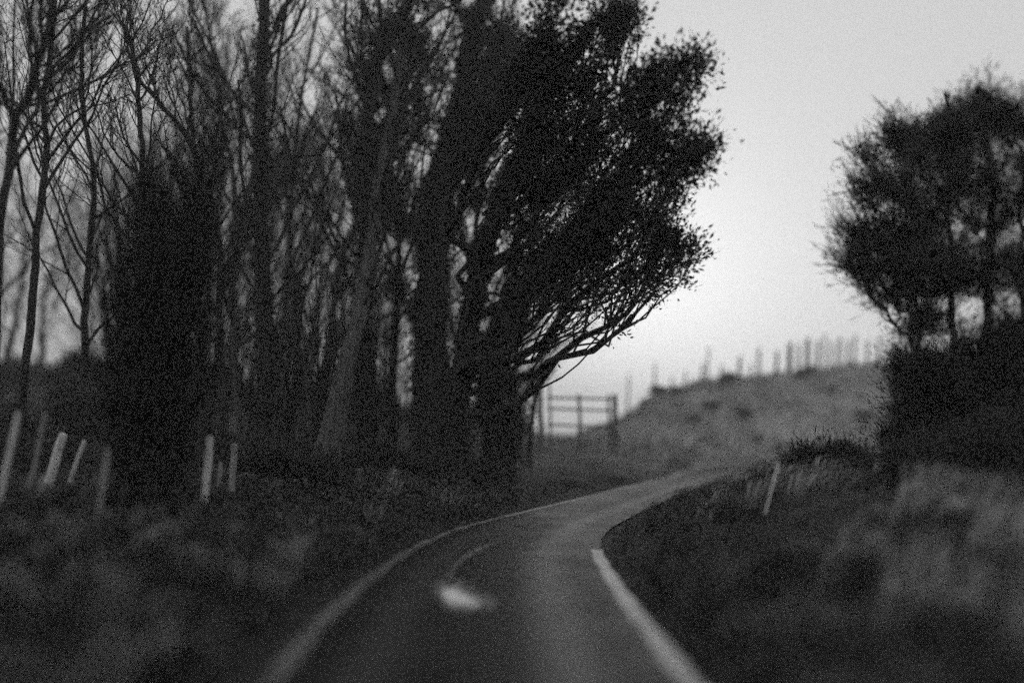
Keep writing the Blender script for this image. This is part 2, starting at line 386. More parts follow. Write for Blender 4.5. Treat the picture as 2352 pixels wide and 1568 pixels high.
def grow(root, base, Q, r_trunk, lobes, matl, mtwig, leaf=0.07, aspect=0.55, tw=12, lv=14, up=0.5, limbs=6,
         tlen=(0.35, 1.0), twr=0.006, r=rng, needle=False, limb_r=0.03, scatter=0.10, fol_name='foliage', clump=0.17, wild=0.0):
    """lobes: (centre xyz, radii xyz, n_branches, leafiness)"""
    Kq = len(Q); K = 7
    bA, bB, bC, lf, lens = [], [], [], [], []
    nlimb = 0
    for c, rad, nb, lfn in lobes:
        c = np.asarray(c, float); rad = np.asarray(rad, float)
        # one limb per lobe, leaving the trunk below it
        want = c[2]-0.55*np.linalg.norm(c[:2]-Q[Kq//2, :2])-0.3*r.rand()
        i = int(np.clip(np.abs(Q[:, 2]-want).argmin(), 2, Kq-2)); A0 = Q[i]
        C0 = c+r.normal(size=3)*rad*0.15; L0 = np.linalg.norm(C0-A0)
        B0 = 0.5*(A0+C0)+r.normal(size=3)*0.10*L0; B0[2] += -0.08*L0 if not needle else -0.02*L0
        KL = 10; Lb = bez(A0[None], B0[None], C0[None], KL)[0]; Lb[1:-1] += r.normal(size=(KL-2, 3))*0.025*L0
        rb = np.linspace(min(max(limb_r, L0*0.016), 0.7*r_trunk+0.01), 0.012, KL)
        if nlimb < limbs:
            v, f = tubes(Lb[None], rb[None], 7); mesh('limb', v-base, f, mtwig, root); nlimb += 1
            extra = None
        else: bA.append(Lb[:1]); bB.append(Lb[5:6]); bC.append(Lb[-1:]); lf.append([lfn]); lens.append([L0])
        # clumped branch ends: a few sub-clumps inside the lobe
        nc = max(3, nb//5); cc = r.normal(size=(nc, 3)); cc /= np.linalg.norm(cc, axis=1, keepdims=True)
        cc = c+cc*rad*(0.35+0.55*r.rand(nc, 1)**0.6)
        w = r.randint(0, nc, nb); q = cc[w]+r.normal(size=(nb, 3))*rad*clump
        t = 0.35+0.65*r.rand(nb); k0 = np.minimum((t*(KL-1)).astype(int), KL-2); fr = (t*(KL-1)-k0)[:, None]
        A = Lb[k0]*(1-fr)+Lb[k0+1]*fr; Ln = np.linalg.norm(q-A, axis=1)
        Bm = 0.5*(A+q)+r.normal(size=(nb, 3))*0.12*Ln[:, None]; Bm[:, 2] -= 0.05*Ln
        bA.append(A); bB.append(Bm); bC.append(q); lf.append(np.full(nb, lfn)); lens.append(Ln)
    A = np.concatenate(bA); B = np.concatenate(bB); Tg = np.concatenate(bC); lf = np.concatenate(lf); L_ = np.concatenate(lens); N = len(A)
    Br = bez(A, B, Tg, K); Br[:, 1:-1] += r.normal(size=(N, K-2, 3))*0.03*L_[:, None, None]
    rr = np.clip(L_*0.011, 0.008, limb_r)[:, None]*np.linspace(1, 0.25, K)[None, :]
    parts = [tubes(Br, rr, 4)]
    # twigs
    ti = np.repeat(np.arange(N), tw); M = len(ti)
    s = 0.45+0.55*r.rand(M); k0 = np.minimum((s*(K-1)).astype(int), K-2); fr = (s*(K-1)-k0)[:, None]
    st = Br[ti, k0]*(1-fr)+Br[ti, k0+1]*fr
    dr = Br[ti, -1]-Br[ti, 0]; dr /= np.linalg.norm(dr, axis=1, keepdims=True)+1e-9
    rd = r.normal(size=(M, 3)); rd /= np.linalg.norm(rd, axis=1, keepdims=True)
    d = dr*(0.7-0.6*wild)+rd*(0.8+0.3*wild)+np.array([0, 0, up]); d /= np.linalg.norm(d, axis=1, keepdims=True)
    ln = (tlen[0]+(tlen[1]-tlen[0])*r.rand(M))[:, None]
    en = st+d*ln; mid = 0.5*(st+en)+r.normal(size=(M, 3))*0.08*ln
    Tw = bez(st, mid, en, 4); tr_ = twr*np.linspace(1, 0.35, 4)[None, :]*(0.7+0.7*r.rand(M, 1))
    parts.append(tubes(Tw, tr_, 3))
    v, f = cat(parts); o = mesh('twigs', v-base, f, mtwig, root, kind='stuff')
    # foliage
    nlv = r.poisson(lv*lf[ti])
    li = np.repeat(np.arange(M), nlv)
    if len(li):
        s = r.rand(len(li)); kk = np.minimum((s*3).astype(int), 2); fr = (s*3-kk)[:, None]
        pc = Tw[li, kk]*(1-fr)+Tw[li, kk+1]*fr+r.normal(size=(len(li), 3))*scatter
        v, f = leaves(pc, leaf, aspect, r, dirs=d[li]+np.array([0, 0, 0.25]))
        mesh(fol_name, v-base, f, matl, root, smooth_sh=False, kind='stuff')

def spawn(Pp, Rp, n_per, t0, ratio, ang, up, K, rmin, r, bias=(0, 0, 0), lmin=0.15, rfac=0.55):
    N, Kp, _ = Pp.shape; pi_ = np.repeat(np.arange(N), n_per); M = len(pi_)
    t = t0+(1-t0)*(np.tile(np.arange(n_per), N)+r.rand(M))/n_per; t = np.clip(t, 0, 0.999)
    k = np.minimum((t*(Kp-1)).astype(int), Kp-2); fr = (t*(Kp-1)-k)[:, None]
    st = Pp[pi_, k]*(1-fr)+Pp[pi_, k+1]*fr; tan = Pp[pi_, k+1]-Pp[pi_, k]; tan /= np.linalg.norm(tan, axis=1, keepdims=True)+1e-9
    pl = np.linalg.norm(np.diff(Pp, axis=1), axis=2).sum(1)[pi_]
    ln = np.maximum(pl*ratio*(1.1-0.75*t)*(0.6+0.8*r.rand(M)), lmin)[:, None]
    q = np.cross(tan, r.normal(size=(M, 3))); q /= np.linalg.norm(q, axis=1, keepdims=True)+1e-9
    a = (ang*(0.7+0.6*r.rand(M)))[:, None]; d = tan*np.cos(a)+q*np.sin(a)+np.array(bias)*0.5
    d /= np.linalg.norm(d, axis=1, keepdims=True)
    e = st+d*ln+np.array([bias[0]*.3, bias[1]*.3, up])*ln*(0.7+0.6*r.rand(M, 1)); m_ = st+d*ln*0.55
    Br = bez(st, m_, e, K); Br[:, 1:] += np.cumsum(r.normal(size=(M, K-1, 3))*0.022, axis=1)*ln[:, None]
    r_s = np.maximum(Rp[pi_, k]*rfac, rmin)
    return Br, r_s[:, None]*np.linspace(1, 0, K)[None]*0.75+np.maximum(r_s*0.25, rmin*0.6)[:, None]
def bare_tree(name, label, pts, Y0, Y1, r0, r1, n=(18, 8, 6, 5), t0=0.3, ratio=(.34, .42, .45), ang=(.75, .65, .7), up=.35, bias=(0, 0, 0), mbark=None, group=None, seed=0, limbs=6, Q=None, ivy=0, tl=0.22, flare=.6, cat_='tree', wob=.05):
    r = np.random.RandomState(seed+500)
    if Q is None:
        Q = path3(pts, Y0, Y1, 24, wob=wob, r=r); g_ = float(height(Q[0, 0], Q[0, 1]).ravel()[0]); Q[0, 2] = min(Q[0, 2], g_-0.12)
        if Q[1, 2] < g_: Q[1, 2] = g_+0.02
        base = np.array([Q[0, 0], Q[0, 1], g_])
    else: base = Q[0].copy()
    root = empty(name, base, label, cat_, group)
    v, f = trunk_mesh(Q, r0, r1, flare, r=r, sides=10); mesh('trunk', v-base, f, mbark or M_bark, root)
    tt = np.linspace(0, 1, len(Q)); Rq = r0*(1-tt)+r1*tt
    B1, R1 = spawn(Q[None], Rq[None], n[0], t0, ratio[0], ang[0], up, 8, .012, r, bias)
    R1 = np.minimum(R1, 0.045)
    o_ = np.argsort(-np.linalg.norm(B1[:, -1]-B1[:, 0], axis=1))
    for j in o_[:limbs]:
        v, f = tubes(B1[j][None], R1[j][None], 6); mesh('limb', v-base, f, M_twig, root)
    B2, R2 = spawn(B1, R1, n[1], .2, ratio[1], ang[1], up, 6, .007, r, bias, .3)
    B3, R3 = spawn(B2, R2, n[2], .15, ratio[2], ang[2], up*.8, 4, .0045, r, bias, .22)
    v, f = cat([tubes(B1[o_[limbs:]], R1[o_[limbs:]], 5), tubes(B2, R2, 3), tubes(B3, R3, 3)]); mesh('twigs', v-base, f, M_twig, root, kind='stuff')
    M = len(B3)*n[3]; i = np.repeat(np.arange(len(B3)), n[3]); k = r.randint(0, 3, M); fr = r.rand(M, 1)
    st = B3[i, k]*(1-fr)+B3[i, k+1]*fr; d = B3[i, k+1]-B3[i, k]; d /= np.linalg.norm(d, axis=1, keepdims=True)+1e-9; d = d+r.normal(size=(M, 3))*.4+np.array([0, 0, .15])
    d /= np.linalg.norm(d, axis=1, keepdims=True)
    v, f = leaves(st+d*tl*.5, tl, 0.045, r, dirs=d); mesh('fine_twigs', v-base, f, M_twig, root, smooth_sh=False, kind='stuff')
    if ivy:
        t = r.rand(ivy)**1.3*.8; k = np.minimum((t*(len(Q)-1)).astype(int), len(Q)-2); c = Q[k]+(Q[k+1]-Q[k])*r.rand(ivy, 1); a = r.rand(ivy)*6.283
        rad = (r0*(1-t)+r1*t)*(1.0+.6*r.rand(ivy)**2)+0.05; c = c+np.stack([np.cos(a)*rad, np.sin(a)*rad, 0*a], 1)
        v, f = leaves(c, 0.10, .8, r); mesh('ivy', v-base, f, M_leaf, root, smooth_sh=False, kind='stuff')
    return root
def lobe(px, py, Y, rx, ry, nb, lf, depth=None):
    c = P(px, py, Y); s = Y/F
    return (c, (rx*s, (depth if depth else 0.8*rx*s), ry*s), nb, lf)

def tree(name, label, cat_, pts, Y0, Y1, r0, r1, lobes, matl=M_leaf, mtwig=M_twig, mbark=M_bark, group=None, K=26, seed=0, flare=0.6, ivy=0, **kw):
    r = np.random.RandomState(seed+11)
    Q = path3(pts, Y0, Y1, K, wob=max(0.3*r0, 0.05), r=r)
    gz = float(height(Q[0, 0], Q[0, 1]).ravel()[0])
    foot = Q[0].copy(); foot[2] = gz-0.15
    if Q[0, 2] > gz-0.1: Q = np.concatenate([foot[None], Q])
    else: Q[0] = foot
    base = np.array([Q[0, 0], Q[0, 1], gz])
    root = empty(name, base, label, cat_, group)
    v, f = trunk_mesh(Q, r0, r1, flare, r=r); mesh('trunk', v-base, f, mbark, root)
    L = [lobe(*l) for l in lobes]
    grow(root, base, Q, r0, L, matl, mtwig, r=r, **kw)
    if ivy:
        t = r.rand(ivy); k = np.minimum((t*(len(Q)-1)).astype(int), len(Q)-2)
        c = Q[k]+(Q[k+1]-Q[k])*r.rand(ivy, 1); a = r.rand(ivy)*6.283
        rad = (r0*(1-t)+r1*t)*(1.05+0.5*r.rand(ivy)**2)
        c = c+np.stack([np.cos(a)*rad, np.sin(a)*rad, 0*a], 1)
        v, f = leaves(c, 0.10, 0.8, r); mesh('ivy', v-base, f, M_leaf, root, smooth_sh=False, kind='stuff')
    return root

G1 = 'roadside trees on the left of the lane'
# the two dark trees that lean over the lane
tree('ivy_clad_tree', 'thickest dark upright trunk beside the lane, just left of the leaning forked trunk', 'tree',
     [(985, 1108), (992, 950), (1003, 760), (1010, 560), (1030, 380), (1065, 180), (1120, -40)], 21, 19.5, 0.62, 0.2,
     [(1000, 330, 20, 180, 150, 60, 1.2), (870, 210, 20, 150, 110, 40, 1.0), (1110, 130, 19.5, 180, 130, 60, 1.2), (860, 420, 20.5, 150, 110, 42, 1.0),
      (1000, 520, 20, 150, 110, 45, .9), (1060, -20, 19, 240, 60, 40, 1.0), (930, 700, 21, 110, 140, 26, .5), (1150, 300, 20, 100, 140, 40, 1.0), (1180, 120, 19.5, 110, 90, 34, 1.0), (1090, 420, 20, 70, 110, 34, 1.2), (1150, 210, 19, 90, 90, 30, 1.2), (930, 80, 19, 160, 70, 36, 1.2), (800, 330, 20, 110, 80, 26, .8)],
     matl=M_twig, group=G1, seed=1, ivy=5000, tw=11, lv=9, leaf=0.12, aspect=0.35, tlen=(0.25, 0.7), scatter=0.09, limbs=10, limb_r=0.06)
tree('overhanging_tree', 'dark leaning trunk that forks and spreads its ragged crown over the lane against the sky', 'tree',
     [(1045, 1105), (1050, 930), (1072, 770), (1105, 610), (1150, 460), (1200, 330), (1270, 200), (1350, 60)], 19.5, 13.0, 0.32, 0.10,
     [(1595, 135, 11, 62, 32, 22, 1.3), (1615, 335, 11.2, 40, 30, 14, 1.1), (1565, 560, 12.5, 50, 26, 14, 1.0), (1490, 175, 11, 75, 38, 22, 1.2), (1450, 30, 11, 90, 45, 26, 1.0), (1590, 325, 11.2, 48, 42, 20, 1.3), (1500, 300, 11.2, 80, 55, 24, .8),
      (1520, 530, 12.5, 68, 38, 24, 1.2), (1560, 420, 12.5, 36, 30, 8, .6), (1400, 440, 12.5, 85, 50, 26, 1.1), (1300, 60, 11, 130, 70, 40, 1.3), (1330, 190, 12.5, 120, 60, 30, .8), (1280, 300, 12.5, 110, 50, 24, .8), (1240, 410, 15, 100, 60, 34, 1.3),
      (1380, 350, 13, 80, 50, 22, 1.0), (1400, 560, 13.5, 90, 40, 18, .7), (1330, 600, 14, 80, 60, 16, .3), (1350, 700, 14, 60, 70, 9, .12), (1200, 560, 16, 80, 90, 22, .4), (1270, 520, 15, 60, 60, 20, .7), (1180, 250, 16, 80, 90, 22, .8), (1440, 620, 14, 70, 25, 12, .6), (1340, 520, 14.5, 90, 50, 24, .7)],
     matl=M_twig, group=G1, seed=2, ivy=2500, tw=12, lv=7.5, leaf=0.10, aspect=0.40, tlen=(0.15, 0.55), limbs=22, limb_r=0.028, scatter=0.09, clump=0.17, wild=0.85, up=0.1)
tree('ivy_thicket', 'dark ivy choked tree directly right of the leaning trunk, its twigs thinning towards the lane', 'tree',
     [(1130, 1112), (1125, 980), (1140, 850), (1165, 700), (1200, 560)], 20.5, 20, 0.20, 0.06,
     [(1130, 960, 20.5, 70, 130, 60, 1.6), (1150, 800, 20.5, 80, 110, 44, 1.1), (1190, 680, 20, 90, 90, 34, .6), (1260, 640, 19.5, 90, 80, 26, .35), (1190, 880, 20, 50, 90, 20, .8)],
     matl=M_twig, group=G1, seed=3, ivy=1500, tw=13, lv=7, leaf=0.26, aspect=0.05, limbs=6, up=0.9)
bare_tree('pale_trunk_tree', 'broad pale grey trunk left of the thick dark one, standing behind the verge',
     [(745, 1080), (770, 950), (800, 820), (826, 700), (850, 560), (868, 400), (905, 240), (925, 60), (930, -80)], 18, 18.5, 0.27, 0.06, n=(20, 7, 5, 4), t0=.28, group=G1, seed=4, mbark=M_bark_pale)
bare_tree('tall_soft_tree', 'tall straight trunk rising out of view between the pale trunk and black bush',
     [(628, 1090), (612, 800), (600, 520), (598, 260), (606, 40), (615, -160)], 20, 17, 0.24, 0.12, n=(22, 7, 5, 4), t0=.25, group=G1, seed=5, ivy=1500)
bare_tree('split_top_tree', 'trunk with long bare boughs against the light top edge, left of the big overhanging crown',
     [(850, 1095), (842, 900), (835, 650), (840, 400), (850, 200), (900, 60), (985, -60)], 21, 17, 0.22, 0.10, n=(22, 7, 5, 4), t0=.25, group=G1, seed=6, ivy=2500)
for k, (pts, Y_, r_, lb_) in enumerate([
    ([(700, 1085), (690, 900), (680, 700), (668, 480), (690, 250), (735, 20)], 22, .12, 'slender dark stem between the tall straight trunk and the pale trunk'),
    ([(905, 1100), (902, 880), (915, 640), (905, 420), (880, 200), (830, 0)], 22, .15, 'dark stem just left of the thickest trunk, bending left near the top'),
    ([(560, 1085), (545, 880), (530, 660), (535, 430), (500, 200), (470, 0)], 21, .11, 'grey stem left of the tall straight trunk, above the upright posts'),
    ([(470, 1075), (465, 880), (450, 700), (470, 480), (440, 260), (430, 60)], 19, .10, 'dark thin stem hard against the right side of the black bush'),
    ([(1215, 1098), (1222, 980), (1240, 860), (1275, 740), (1330, 640), (1390, 560)], 24, .08, 'outermost lacy tree arching from the dark thicket towards the misty gate'),
    ([(1062, 1104), (1068, 900), (1085, 700), (1098, 480), (1120, 250), (1160, 0)], 22, .14, 'upright dark stem seen in the gap between the two thickest trunks'),
    ([(1175, 1105), (1178, 960), (1172, 820), (1190, 690), (1230, 560), (1300, 470)], 21, .09, 'thin lacy tree at the lane side edge of the dark thicket'),
    ([(180, 1050), (190, 850), (200, 640), (215, 430), (190, 220), (200, 20)], 18, .09, 'thin grey stem in the pale gap left of the black bush')]):
    bare_tree('bare_tree', lb_, pts, Y_, Y_-2, r_, .04, n=((18, 6, 5, 4) if k != 5 else (26, 8, 6, 5)), t0=.22, group=G1, seed=70+k, limbs=5, mbark=M_bark_pale if k in (0, 2) else None)

# black coppice in front
def coppice(name, label, base_px, Y, stems, seed, tops, r0=0.035, leafn=9000, group=None, lobes=()):
    r = np.random.RandomState(seed)
    c = P(base_px[0], base_px[1], Y); gz = float(height(c[0], c[1]).ravel()[0]); base = np.array([c[0], c[1], gz])
    root = empty(name, base, label, 'bush', group)
    ang = r.rand(stems)*6.283; rad = 0.30*np.sqrt(r.rand(stems))
    A = base+np.stack([np.cos(ang)*rad, np.sin(ang)*rad*0.8, np.full(stems, -0.1)], 1)
    tx = tops[0]+(tops[1]-tops[0])*(0.5+0.5*np.cos(ang)*np.sqrt(r.rand(stems)))
    ty = tops[2]+(tops[3]-tops[2])*r.rand(stems)**1.3
    E = np.array([P(a, b, Y+q) for a, b, q in zip(tx, ty, np.sin(ang)*1.0)])
    mid = A*0.55+E*0.45; mid[:, :2] = A[:, :2]*0.55+E[:, :2]*0.45
    K = 9; Q = bez(A, mid, E, K)
    Q[:, 1:-1] += r.normal(size=(stems, K-2, 3))*0.03
    for i in range(stems):
        v, f = tubes(Q[i][None], (r0*(0.6+0.8*r.rand())*np.linspace(1, 0.2, K))[None], 6)
        mesh('stem', v-base, f, M_bark, root)
    M = stems*60; si = r.randint(0, stems, M); s = 0.15+0.85*r.rand(M)
    k0 = np.minimum((s*(K-1)).astype(int), K-2); fr = (s*(K-1)-k0)[:, None]
    st = Q[si, k0]*(1-fr)+Q[si, k0+1]*fr
    d = Q[si, k0+1]-Q[si, k0]; d /= np.linalg.norm(d, axis=1, keepdims=True)
    rd = r.normal(size=(M, 3))*0.28; d = d+rd; d[:, 2] = np.abs(d[:, 2])
    ln = (0.4+0.9*r.rand(M))[:, None]; en = st+d*ln
    Tw = bez(st, 0.5*(st+en)+r.normal(size=(M, 3))*0.03, en, 4)
    v, f = tubes(Tw, 0.005*np.linspace(1, .3, 4)[None, :]*np.ones((M, 1)), 3)
    mesh('twigs', v-base, f, M_twig, root, kind='stuff')
    s = 0.55*r.rand(leafn)**1.3; si = r.randint(0, stems, leafn); k0 = np.minimum((s*(K-2)).astype(int), K-3)
    pc = Q[si, k0]+r.normal(size=(leafn, 3))*(0.08+0.12*s[:, None])
    v, f = leaves(pc, 0.08, 0.7, r); mesh('ivy', v-base, f, M_leaf, root, smooth_sh=False, kind='stuff')
    return root
coppice('hazel_coppice', 'black many-stemmed bush fanning upward in front of the left-hand trees, densest at its foot', (330, 1215), 9.5, 84, 21, (185, 545, 330, 700), leafn=3500)

# slim trees at the left edge
G2 = 'slim trees at the left edge'
for k, (lb_, pts, Y_, r_) in enumerate([
    ('slim dark trunk leaning right at the far left edge of the view', [(-40, 1100), (-15, 780), (5, 480), (40, 280), (80, 190), (108, 60), (120, -90)], 11.5, .085),
    ('second slim trunk from the left edge, curving up through the pale gap in the leaves', [(45, 1110), (60, 850), (85, 560), (102, 380), (108, 240), (122, 60), (130, -90)], 13, .07),
    ('thin bare forked tree rising behind the black many-stemmed bush', [(400, 1050), (380, 800), (345, 560), (325, 380), (312, 210), (290, 60)], 15, .075),
    ('thin tree with a crooked bough crossing left, behind the top of the black bush', [(520, 1060), (510, 850), (500, 620), (480, 430), (400, 270), (310, 170)], 16, .08)]):
    bare_tree('slim_tree', lb_, pts, Y_, Y_-.8, r_, .035, n=(16, 7, 6, 4), t0=.35 if k < 2 else .28, tl=.16, ang=(.6, .6, .7), group=G2, seed=90+k, limbs=6)

# right-hand trees
PK = dict(matl=M_needle, tw=11, lv=7, leaf=0.15, aspect=0.09, needle=True, limb_r=0.02, up=0.4, wild=0.3, tlen=(0.2, 0.55), scatter=0.06, clump=0.3)
tree('bank_tree', 'tallest stem of the feathery dark trees on the bank at the right edge', 'tree',
     [(2262, 1010), (2272, 820), (2276, 640), (2280, 460), (2270, 300), (2258, 195)], 10.5, 10, 0.075, 0.03,
     [(2255, 262, 9.6, 36, 50, 14, 1.3), (2180, 330, 9.6, 75, 50, 26, 1.2), (2330, 290, 9.6, 60, 80, 22, 1.1), (2200, 440, 9.6, 140, 70, 34, 1.1),
      (2320, 480, 9.6, 110, 90, 28, .9), (2300, 660, 9.6, 120, 90, 28, .7), (2250, 780, 9.8, 120, 60, 26, .8), (2290, 870, 9.8, 110, 50, 24, .8), (2180, 580, 9.6, 120, 60, 26, .8)],
     seed=21, limbs=12, **PK)
tree('bank_tree', 'slimmer stem left of the tallest one at the right edge, with the pointed left-hand sprays', 'tree',
     [(2188, 1010), (2190, 820), (2186, 640), (2184, 430), (2182, 215)], 12, 11, 0.06, 0.025,
     [(2182, 275, 10.8, 24, 45, 12, 1.4), (2110, 330, 10.8, 75, 50, 22, 1.2), (2050, 430, 10.8, 85, 45, 24, 1.1), (2052, 300, 10.8, 22, 40, 8, 1.3), (1982, 345, 10.8, 20, 35, 7, 1.3), (1980, 430, 10.8, 45, 28, 10, 1),
      (2130, 520, 10.8, 90, 50, 22, .8)], seed=22, limbs=8, **PK)
tree('bank_tree', 'leftmost stem of the feathery trees at the right edge, low sprays reaching over the bank', 'tree',
     [(2120, 1020), (2118, 860), (2110, 720), (2095, 600), (2080, 480)], 12, 11, 0.05, 0.02,
     [(1985, 550, 10.8, 90, 36, 28, 1.2), (1950, 620, 10.8, 62, 28, 16, 1), (2060, 560, 10.8, 90, 50, 26, 1.1), (2050, 660, 10.8, 95, 42, 26, 1), (2110, 740, 10.8, 80, 50, 24, .9), (2150, 850, 10.8, 80, 50, 22, .9), (2090, 830, 10.8, 50, 40, 12, .7), (2160, 660, 10.8, 80, 60, 22, .8)],
     seed=23, limbs=8, **PK)
tree('bank_tree', 'thin stem at the very right edge of the view among the feathery trees', 'tree',
     [(2345, 1020), (2348, 820), (2346, 640), (2350, 460), (2352, 330)], 10.5, 10, 0.055, 0.025,
     [(2370, 400, 9.8, 80, 90, 22, 1.0), (2360, 600, 9.8, 90, 90, 22, .7), (2350, 760, 9.8, 90, 60, 22, .8)], seed=24, limbs=6, **PK)

def shrub(name, label, px, py, Y, lobes, seed, group=None, lf=1.5, leaf=0.08, cat_='bush', m=M_leaf, tw=12, lv=16):
    return tree(name, label, cat_, [(px, py), (px+2, py-40), (px+5, py-90)], Y, Y, 0.06, 0.03, lobes, matl=m, seed=seed, group=group, tw=tw, lv=lv, leaf=0.13, aspect=0.13, limbs=5, K=8, flare=0.3, tlen=(0.2, 0.6), scatter=0.08, limb_r=0.02)
shrub('hedge_bush', 'large black bush filling the right edge below the pines', 2290, 1120, 11.5,
      [(2290, 980, 11.5, 120, 110, 70, 1.8), (2200, 1000, 11.5, 100, 100, 60, 1.6), (2310, 870, 12, 100, 60, 36, 1.4), (2110, 930, 11.5, 60, 90, 26, .8), (2200, 880, 11.5, 60, 70, 20, .8)], 31)
shrub('hedge_bush', 'dark rounded bush left of the big black one, below the pine branches', 2140, 1090, 13,
      [(2150, 960, 13, 90, 90, 60, 1.5), (2120, 1040, 13, 90, 60, 46, 1.4), (2170, 850, 13.5, 70, 50, 24, 1.0)], 32)
shrub('small_bush', 'low dark ragged bush on the bank crest right of the white stake', 1880, 1120, 14,
      [(1860, 1070, 14, 40, 36, 22, .7), (1925, 1085, 13.5, 60, 40, 30, 1.1), (1990, 1100, 13, 55, 35, 26, 1.1)], 33)
shrub('hedge_bush', 'lowest black bush at the right edge, spilling onto the grass bank', 2300, 1190, 8.5,
      [(2320, 1080, 8.5, 80, 60, 50, 1.4), (2220, 1090, 9.2, 80, 50, 46, 1.4), (2110, 1090, 10, 60, 35, 30, 1.2)], 37)
shrub('verge_bush', 'low dark scrub at the foot of the thick trunks', 900, 1120, 18,
      [(860, 1080, 18, 90, 40, 34, 1.2), (960, 1095, 18, 80, 34, 30, 1.3), (1060, 1090, 18.5, 90, 36, 30, 1.3)], 34)
shrub('verge_bush', 'low scrub left of the pale trunk behind the posts', 640, 1120, 15,
      [(640, 1090, 15, 80, 36, 26, .8), (560, 1080, 15, 60, 40, 20, .6), (720, 1100, 15, 80, 45, 30, 1.2)], 35, m=M_leaf)
shrub('verge_bush', 'grey brambly scrub behind the leaning posts at the left edge', 120, 1060, 15,
      [(60, 980, 15, 130, 90, 46, .7), (190, 950, 15, 100, 110, 40, .8), (-30, 1050, 14, 100, 90, 24, .7)], 36, m=M_leaf_mid)

# tall barred gate across the bend, in the mist
GY = 31.0
def member(A, B, r0, r1, sides, m, name, root, base, seed):
    r = np.random.RandomState(seed); K = 6; tt = np.linspace(0, 1, K)[:, None]; Q = np.asarray(A)*(1-tt)+np.asarray(B)*tt
    Q[1:-1] += r.normal(size=(K-2, 3))*r0*0.2
    v, f = tubes(Q[None], np.linspace(r0, r1, K)[None], sides, cap=True)
    v0, f0 = v, f; o = mesh(name, v-base, f, m, root, smooth_sh=False); return o
def gz(p): return float(height(p[0], p[1]).ravel()[0])
gb = P(1330, 1080, GY); gb[2] = gz(gb); gate = empty('field_gate', gb, 'tall weathered gate with level bars, in the mist just left of the bend', 'gate')
M_gate = mat('gate_wood', 0.07, 0.13, 4, 0.9)
for k, (x, yt, w) in enumerate([(1262, 880, 5), (1330, 905, 7), (1398, 905, 6)]):
    t_ = P(x, yt, GY); g_ = P(x+2, 1080, GY); g_[2] = gz(g_)-0.1; member(g_, t_, w*GY/F*0.6, w*GY/F*0.5, 8, M_gate, 'upright', gate, gb, k)
for k, yb in enumerate([914, 940, 977, 1016, 1050]):
    off = np.array([0, -0.13, 0]); member(P(1256, yb-2, GY)+off, P(1404, yb+3, GY)+off, 0.055, 0.05, 6, M_gate, 'bar', gate, gb, 10+k)
for k, (x, yt, w, lab_) in enumerate([(1241, 868, 12, 'stout dark post left of the misty gate'), (1412, 905, 12, 'stout dark post right of the misty gate, propped on its right side')]):
    t_ = P(x, yt, GY-0.5); g_ = P(x+3, 1080, GY-0.5); g_[2] = gz(g_); rt = empty('gate_post', g_, lab_, 'post')
    member(g_-[0, 0, .2], t_, w*GY/F*0.55, w*GY/F*0.45, 10, M_gate, 'shaft', rt, g_, 30+k)
    if k: q_ = P(1446, 1080, GY-0.9); q_[2] = gz(q_)-0.1; member(q_, P(1414, 985, GY-0.72), 0.06, 0.05, 8, M_gate, 'brace', rt, g_, 40)
# uneven fence posts along the crest of the misty bank
for k, (x, yt, w) in enumerate([(1442, 862, 5), (1502, 838, 5), (1540, 868, 5), (1572, 858, 6), (1612, 838, 7), (1624, 800, 5), (1655, 842, 6), (1697, 822, 8), (1722, 838, 5), (1741, 802, 7), (1782, 808, 8), (1812, 790, 12), (1833, 792, 7), (1853, 780, 11),
                                (1876, 784, 8), (1892, 770, 6), (1908, 786, 6), (1926, 778, 8), (1946, 784, 7), (1962, 772, 6), (1990, 786, 6), (2016, 780, 6)]):
    yy = np.linspace(39, 60, 60); rx = ray(x, 860); xs = rx[0]/rx[1]*yy; Yc = yy[int(np.argmax((height(xs, yy)-CAM_H)/yy))]; t_ = P(x+3, yt-4, Yc); g_ = P(x, 900, Yc); g_[2] = gz(g_)
    rt = t_.copy(); v = None
    Q = np.linspace(g_-[0, 0, .25], t_, 5); v, f = tubes(Q[None], (np.array([1.1, 1.05, 1, .95, .8])*w*Yc/F*0.5)[None], 7, cap=True)
    o = mesh('crest_post', v-g_, f, M_gate, smooth_sh=False); o.location = g_
    tag(o, 'dark uneven post on the misty bank crest, %s from the left' % ORD[k], 'post', 'uneven fence posts along the crest of the misty bank')

